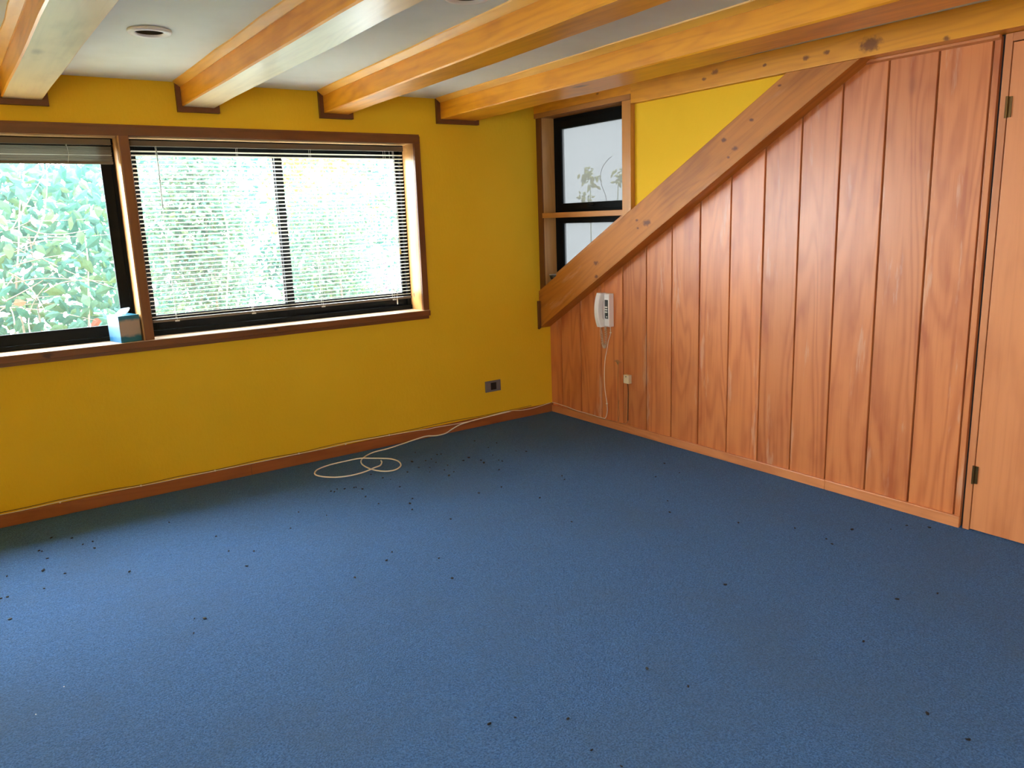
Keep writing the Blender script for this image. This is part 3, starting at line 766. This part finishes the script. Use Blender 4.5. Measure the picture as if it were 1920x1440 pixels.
fc = [(-0.40, -0.020, 0.068), (-0.629, -0.021, 0.062), (-0.816, -0.022, 0.050), (-0.897, -0.024, 0.030), (-0.960, -0.026, 0.008), (-1.035, -0.030, 0.006), (-1.100, -0.022, 0.014), (-1.161, -0.022, 0.012), (-1.289, -0.045, 0.006), (-1.434, -0.082, 0.0045), (-1.538, -0.093, 0.0045), (-1.619, -0.141, 0.0045), (-1.677, -0.205, 0.0045), (-1.707, -0.291, 0.0045), (-1.707, -0.392, 0.0045), (-1.687, -0.463, 0.0045), (-1.647, -0.512, 0.0045), (-1.594, -0.517, 0.0045), (-1.536, -0.468, 0.0045), (-1.507, -0.383, 0.0045), (-1.517, -0.309, 0.0045), (-1.557, -0.254, 0.0045), (-1.611, -0.206, 0.0055), (-1.675, -0.180, 0.012), (-1.769, -0.162, 0.008), (-1.869, -0.159, 0.0045), (-1.954, -0.193, 0.0045), (-1.997, -0.249, 0.0045), (-2.005, -0.300, 0.0045), (-1.977, -0.361, 0.0045), (-1.923, -0.416, 0.0045), (-1.846, -0.440, 0.0045), (-1.764, -0.436, 0.006), (-1.687, -0.420, 0.013), (-1.640, -0.400, 0.012), (-1.612, -0.365, 0.018), (-1.612, -0.352, 0.026)]
tag(tube('coiled_cable', fc, 0.0042, M_cable, None, 8, 5), 'thick cream cable lying in loops on the blue carpet by the yellow wall', 'cable')

# ------------------------------------------------------------------ recessed ceiling lamps
def can(c, label, gimbal):
    e = tag(empty('recessed_lamp', (c[0], c[1], CH)), label, 'lamp', 'recessed lamps in the ceiling')
    zr = CH - 0.0005
    lathe('trim_ring', [(0.052, 0), (0.080, 0), (0.082, -0.005), (0.078, -0.013), (0.064, -0.015), (0.056, -0.012), (0.052, -0.006)], (c[0], c[1], zr), M_ring, e, 48, True)
    lathe('housing', [(0.0515, -0.006), (0.0515, 0.05), (0.04, 0.095), (0.0, 0.095)], (c[0], c[1], zr), M_canblack if gimbal else M_can, e, 40)
    if gimbal:
        pts = []
        for i in range(110):
            t = i / 109; a = t * 2 * PI * 3.2
            pts.append((c[0] + 0.019 * math.cos(a), c[1] + 0.019 * math.sin(a), zr + 0.002 + 0.045 * t))
        tube('bulb', pts, 0.0062, M_bulb, e, 8, 0)
        lathe('inner_ring', [(0.036, 0.012), (0.048, 0.008), (0.050, 0.014), (0.040, 0.024)], (c[0], c[1], zr), M_canblack, e, 36, True)
    else:
        lathe('bulb', [(0.0, 0.042), (0.020, 0.044), (0.034, 0.056), (0.036, 0.066), (0.024, 0.092), (0.0, 0.094)], (c[0], c[1], zr), M_can, e, 24)
    return e
can(LA, 'white-ringed recessed ceiling lamp between the two leftmost beams', False)
can(LB, 'recessed ceiling lamp with a spiral bulb, cut by the top of the frame', True)

# dark bowl tucked in the corner of the small window, behind the brace
bw = tag(empty('small_bowl', (-0.040, -0.125, 1.0005)), 'small dark bowl with a pale rim peeking over the lower end of the brace', 'bowl')
lathe('body', [(0, 0.0), (0.018, 0.0), (0.034, 0.012), (0.042, 0.040), (0.039, 0.040), (0.031, 0.014), (0.016, 0.005), (0, 0.005)], (-0.040, -0.125, 1.0005), M_bowl, bw, 28)
lathe('rim', [(0.039, 0.0402), (0.0425, 0.0402), (0.0425, 0.0425), (0.039, 0.0425)], (-0.040, -0.125, 1.0005), M_rim, bw, 28, True)

# ------------------------------------------------------------------ crumbs on the carpet
CR = [[-1.334,-0.276,1],[-1.224,-0.417,1],[-1.249,-0.41,1],[-1.326,-0.473,1],[-1.367,-0.475,1],[-1.442,-0.438,1.6],[-1.336,-0.548,1],[-1.467,-0.569,1],[-1.416,-0.614,1],[-1.561,-0.6,1],[-1.46,-0.689,1],[-1.748,-0.496,1],[-1.72,-0.6,1],[-1.698,-0.654,0.7],[-1.372,-0.711,1],[-1.348,-0.779,1],[-1.409,-0.825,1.5],[-1.312,-0.648,1],[-1.191,-0.632,1],[-1.133,-0.601,1.5],[-1.106,-0.701,1.4],[-1.12,-0.754,1.4],[-0.99,-0.657,1],[-1.02,-0.769,1],[-1.017,-0.801,1],[-0.919,-0.5,1],[-0.904,-0.309,1],[-0.818,-0.448,1],[-0.829,-0.684,1],[-0.786,-0.735,1],[-1.127,-0.927,1],[-1.286,-1.184,1],[-1.435,-1.185,1],[-1.753,-1.024,1],[-1.8,-1.082,1.3],[-1.833,-1.169,1],[-1.927,-0.974,1],[-1.716,-0.806,1],[-1.936,-0.829,1],[-2.006,-0.608,1],[-2.046,-0.617,1],[-2.035,-0.638,1],[-1.972,-0.633,1],[-1.911,-0.65,1],[-1.896,-0.699,1],[-1.923,-0.647,1],[-3.223,-0.532,1],[-3.267,-0.54,1],[-3.229,-0.627,1],[-3.443,-0.487,1],[-3.434,-0.503,1],[-3.421,-0.617,1],[-3.449,-0.758,1.4],[-3.374,-0.855,1],[-3.583,-0.718,1],[-3.462,-0.966,1],[-3.592,-0.955,1],[-3.615,-0.954,1],[-3.597,-1.188,1.2],[-3.145,-1.022,1],[-2.991,-1.669,1.3],[-3.022,-1.644,0.7],[-3.052,-1.758,0.7],[-3.298,-0.414,1],[-3.381,-0.344,1],[-0.917,-1.258,1],[-0.946,-1.315,1],[-1.23,-1.46,1],[-0.531,-1.615,1],[-0.381,-1.653,1],[-0.319,-1.478,1],[-0.754,-1.922,1],[-0.865,-2.042,1],[-1.312,-1.824,1],[-0.718,-2.343,1],[-0.575,-2.549,1],[-0.396,-2.724,1.3],[-0.574,-2.71,1],[-0.605,-2.759,1],[-0.165,-2.853,1],[-0.26,-2.831,0.8],[-0.113,-2.93,1],[-1.266,-2.722,1],[-0.869,-3.201,1.3],[-0.71,-3.269,0.8],[-1.237,-3.288,1],[-1.924,-2.952,1.1],[-1.893,-3.099,0.8],[-1.458,-3.619,1.2],[-1.484,-3.744,1.3],[-2.29,-2.994,0.8],[-2.409,-2.892,0.8],[-2.327,-3.141,0.8],[-2.306,-3.239,0.8],[-2.872,-0.512,1],[-2.734,-0.862,1],[-2.72,-1.302,1],[-2.735,-1.082,1],[-2.643,-1.159,1],[-2.304,-0.812,1],[-2.208,-0.952,1],[-2.414,-0.999,1],[-1.746,-1.41,1],[-2.392,-1.712,1],[-2.213,-1.644,1],[-2.024,-1.772,1],[-2.078,-1.98,1],[-2.155,-1.58,1],[-2.488,-2.87,1.1]]
def crumb_mesh(seed, m):
    R_ = random.Random(seed); bm = bmesh.new(); bmesh.ops.create_icosphere(bm, subdivisions=1, radius=1.0)
    for v in bm.verts:
        v.co *= R_.uniform(0.7, 1.25); v.co = Vector((v.co.x * 0.0062, v.co.y * 0.0038, v.co.z * 0.0030 + 0.0022))
    me = bpy.data.meshes.new('crumb'); bm.to_mesh(me); bm.free(); me.materials.append(m); return me
def region(x, y):
    if x > -1.60 and y > -0.90: return 'tiny dark crumb in the shaded cluster right of the cable loops', 'crumbs right of the cable loops'
    if x > -2.2 and y > -1.0: return 'tiny dark crumb just in front of the cable loops', 'crumbs in front of the cable loops'
    if x < -3.1 and y > -0.70: return 'tiny dark crumb in the shade beneath the left window', 'crumbs beneath the left window'
    if x < -2.6 and y > -1.4: return 'tiny dark crumb on the bright carpet before the left window', 'crumbs on the bright carpet'
    if x > -0.75 and y < -1.4: return 'tiny dark crumb on dim carpet near the panelled wall', 'crumbs near the panelled wall'
    if y < -2.6: return 'tiny dark crumb on the open carpet in the foreground', 'crumbs in the foreground'
    return 'tiny dark crumb on the open carpet in the middle of the room', 'crumbs in the middle of the room'
cms = [crumb_mesh(i, M_crumb) for i in range(4)]
def crumb(me, x, y, s, name, label, group):
    o = bpy.data.objects.new(name, me); COL.objects.link(o); o.location = (x, y, 0.0); o.scale = (s, s, s); o.rotation_euler.z = rnd.uniform(0, 6.28)
    tag(o, label, name, group)
for x, y, s in CR:
    lab, grp = region(x, y)
    crumb(cms[rnd.randrange(4)], x, y, 1.2 * s * rnd.uniform(0.85, 1.15), 'crumb', lab, grp)
lint = crumb_mesh(9, M_speck)
for x, y, q in ((-3.569, -1.962, 'nearer'), (-3.48, -1.845, 'farther')):
    crumb(lint, x, y, 0.6, 'lint', 'the %s of two white lint specks on the carpet at the left' % q, 'white lint specks on the carpet')

# ------------------------------------------------------------------ garden outside
gr = struct(box('ground', (-14, -10, -0.75), (10, 14, -0.6), M_ground))
LV = np.array([(0, 0, 0), (0, 0.5, 0.06), (0, 1, -0.05), (-0.26, 0.38, -0.03), (0.26, 0.38, -0.03), (-0.17, 0.72, -0.04), (0.17, 0.72, -0.04)], float)
LF = [(0, 3, 1), (0, 1, 4), (3, 5, 1), (1, 6, 4), (5, 2, 1), (1, 2, 6)]
def leaf_matrix(R_, face=(0, -1, 0.5), spread=0.9):
    n = Vector(face).normalized() + Vector((R_.uniform(-1, 1), R_.uniform(-1, 1), R_.uniform(-1, 1))) * spread
    n.normalize()
    d = Vector((R_.uniform(-1, 1), R_.uniform(-0.6, 0.3), R_.uniform(-1.3, 0.35)))
    d = (d - n * d.dot(n)).normalized(); x = d.cross(n)
    return Matrix((x, d, n)).transposed()
def leafmesh(m):
    me = bpy.data.meshes.new('leaf'); me.from_pydata([tuple(v) for v in LV], [], LF); me.materials.append(m); return me
def foliage(name, pts, size, m, parent, R_, face=(0, -1, 0.5), spread=0.9):
    V = []; F = []
    for p in pts:
        mt = np.array(leaf_matrix(R_, face, spread)); s = size * R_.uniform(0.65, 1.25); b = len(V)
        for v in (LV * s) @ mt.T + np.array(p): V.append(tuple(v))
        F += [(a + b, c + b, d + b) for a, c, d in LF]
    me = bpy.data.meshes.new(name); c = np.mean(np.array(V), axis=0)
    me.from_pydata([tuple(np.array(v) - c) for v in V], [], F); me.materials.append(m)
    o = bpy.data.objects.new(name, me); COL.objects.link(o); set_parent(o, c, parent); o['kind'] = 'stuff'
    return o
def stems(name, parent, R_, n, box_, r, m=M_bark, wander=0.28):
    for i in range(n):
        x = R_.uniform(box_[0], box_[1]); y = R_.uniform(box_[2], box_[3]); z = -0.6; p = [(x, y, z)]
        dx = R_.uniform(-0.1, 0.1) * wander / 0.28
        while z < box_[5] * R_.uniform(0.85, 1.1):
            z += 0.28; x += dx + R_.uniform(-wander, wander) * 0.5; y += R_.uniform(-0.06, 0.06); p.append((x, y, z))
            if len(p) > 14: break
        tube(name, p, r, m, parent, 6, 3, r * 0.35)
def twigs(parent, R_, n, box_, r, m=M_bark):
    for i in range(n):
        x = R_.uniform(box_[0], box_[1]); y = R_.uniform(box_[2], box_[3]); z = R_.uniform(box_[4], box_[5])
        a = R_.uniform(-0.9, 2.3); L = R_.uniform(0.25, 0.6); cv = R_.uniform(-0.25, 0.25)
        p = [(x + L * t * math.cos(a) - cv * t * t * math.sin(a), y + 0.05 * math.sin(3 * t), z + L * t * math.sin(a) + cv * t * t * math.cos(a)) for t in (0, .25, .5, .75, 1)]
        tube('twig', p, r, m, parent, 5, 3, r * 0.4)
def clusters(R_, n, k, box_, sp):
    out = []
    for _ in range(n):
        c = (R_.uniform(box_[0], box_[1]), R_.uniform(box_[2], box_[3]), R_.uniform(box_[4], box_[5]))
        for _ in range(k): out.append((R_.gauss(c[0], sp), R_.gauss(c[1], sp * 0.6), R_.gauss(c[2], sp)))
    return out
# broad-leaved climber behind the clear left pane
R1 = random.Random(11)
va = tag(empty('climbing_vine', (-3.1, 1.7, -0.6)), 'broad-leaved climbing vine filling the view through the unshaded left window', 'vine')
lm = leafmesh(M_leafA)
lmr = leafmesh(M_leafR)
for k in range(300):
    px, py, pz = R1.uniform(-3.75, -2.56), R1.uniform(1.25, 1.75), R1.uniform(0.70, 2.02)
    o = bpy.data.objects.new('leaf', lmr if k % 47 == 5 else lm); COL.objects.link(o)
    mt = leaf_matrix(R1, (0, -1, 0.55), 0.75); s = R1.uniform(0.065, 0.13)
    o.parent = va; o.location = Vector((px, py, pz)) - va.location
    o.rotation_euler = mt.to_euler(); o.scale = (s, s, s)
foliage('foliage', [(R1.uniform(-4.15, -2.62), R1.uniform(1.75, 2.45), R1.uniform(-0.5, 1.98)) for _ in range(3000)], 0.105, M_leafA, va, R1)
stems('stem', va, R1, 9, (-3.9, -2.95, 1.6, 2.0, -0.6, 1.9), 0.011, wander=0.1)
twigs(va, R1, 26, (-3.6, -3.1, 1.2, 1.6, 0.75, 1.6), 0.0045)
# shrubs behind the lowered blind
def shrub(label, x0, x1, y0, y1, z0, z1, n, k, size, m, seed, name='garden_shrub', cat='shrub', sp=0.16):
    R_ = random.Random(seed); e = tag(empty(name, ((x0 + x1) / 2, (y0 + y1) / 2, -0.6)), label, cat)
    pts = [(min(max(p[0], x0), x1), min(max(p[1], y0), y1), min(max(p[2], z0 - 0.2), z1 + 0.1)) for p in clusters(R_, n, k, (x0 + .1, x1 - .1, y0 + .1, y1 - .1, z0, z1), sp)]
    foliage('foliage', pts, size, m, e, R_)
    stems('stem', e, R_, 6, (x0 + 0.3, x1 - 0.3, y0 + 0.1, y1 - 0.1, -0.6, z1 - 0.2), 0.009, wander=0.05)
    return e
shrub('dense green shrub behind the left half of the lowered blind', -2.30, -1.62, 1.75, 2.3, 0.9, 2.1, 70, 56, 0.06, M_leafB, 21)
shrub('loose bluish-green shrub behind the right half of the lowered blind', -1.16, -0.58, 1.6, 2.3, 0.5, 1.75, 80, 60, 0.05, M_leafB, 22)
shrub('yellow-green bush glowing at the top right of the lowered blind', -1.0, 0.1, 2.8, 3.3, 1.6, 2.25, 24, 36, 0.06, M_leafC, 23)
shrub('low pale shrub at the bottom of the lowered blind', -2.6, -1.25, 2.6, 3.3, 0.0, 0.95, 40, 34, 0.055, M_leafB, 24)
shrub('tall pale hedge far behind the lowered blind', -3.0, 1.5, 3.6, 4.2, 0.0, 2.3, 300, 27, 0.085, M_leafA, 26, 'garden_hedge', 'hedge', 0.22)
fl_ = tag(empty('lilac_bush', (-0.05, 2.55, -0.6)), 'patch of lilac flowers low behind the right end of the blind', 'bush')
R5 = random.Random(25)
foliage('flowers', [(min(max(p[0], -0.3), 0.1), min(max(p[1], 2.42), 2.65), p[2]) for p in clusters(R5, 20, 26, (-0.3, 0.1, 2.4, 2.65, 0.35, 1.05), 0.07)], 0.04, M_flower, fl_, R5)
stems('stem', fl_, R5, 4, (-0.2, 0.0, 2.5, 2.6, -0.6, 0.9), 0.007, wander=0.03)
# plants beyond the frosted small window
pl = tag(empty('garden_plant', (0.70, 0.25, -0.6)), 'blurred yellow-green plant beyond the small frosted window', 'plant')
R6 = random.Random(31)
foliage('foliage', clusters(R6, 4, 22, (0.66, 0.74, 0.29, 0.38, 1.71, 1.79), 0.03) + clusters(R6, 2, 14, (0.66, 0.74, 0.33, 0.40, 1.58, 1.61), 0.03) + clusters(R6, 2, 14, (0.66, 0.74, -0.03, 0.03, 1.72, 1.76), 0.025), 0.045, M_leafP, pl, R6, (-1, 0, 0.3))
tube('stem', [(0.70, 0.30, -0.6), (0.69, 0.32, 0.4), (0.70, 0.33, 1.2), (0.70, 0.33, 1.7)], 0.006, M_leafP, pl, 6, 3, 0.003)
tube('stem', [(0.70, 0.30, -0.6), (0.71, 0.15, 0.4), (0.70, 0.04, 1.2), (0.70, 0.0, 1.72)], 0.005, M_leafP, pl, 6, 3, 0.003)
tw = tube('bare_twig', [(0.085, -0.555, 1.50), (0.085, -0.535, 1.58), (0.085, -0.497, 1.65), (0.085, -0.487, 1.71), (0.085, -0.510, 1.765), (0.085, -0.565, 1.81), (0.085, -0.60, 1.825)], 0.0024, M_twig, None, 6)
tag(tw, 'thin curved bare twig pressed against the outside of the small window', 'twig')
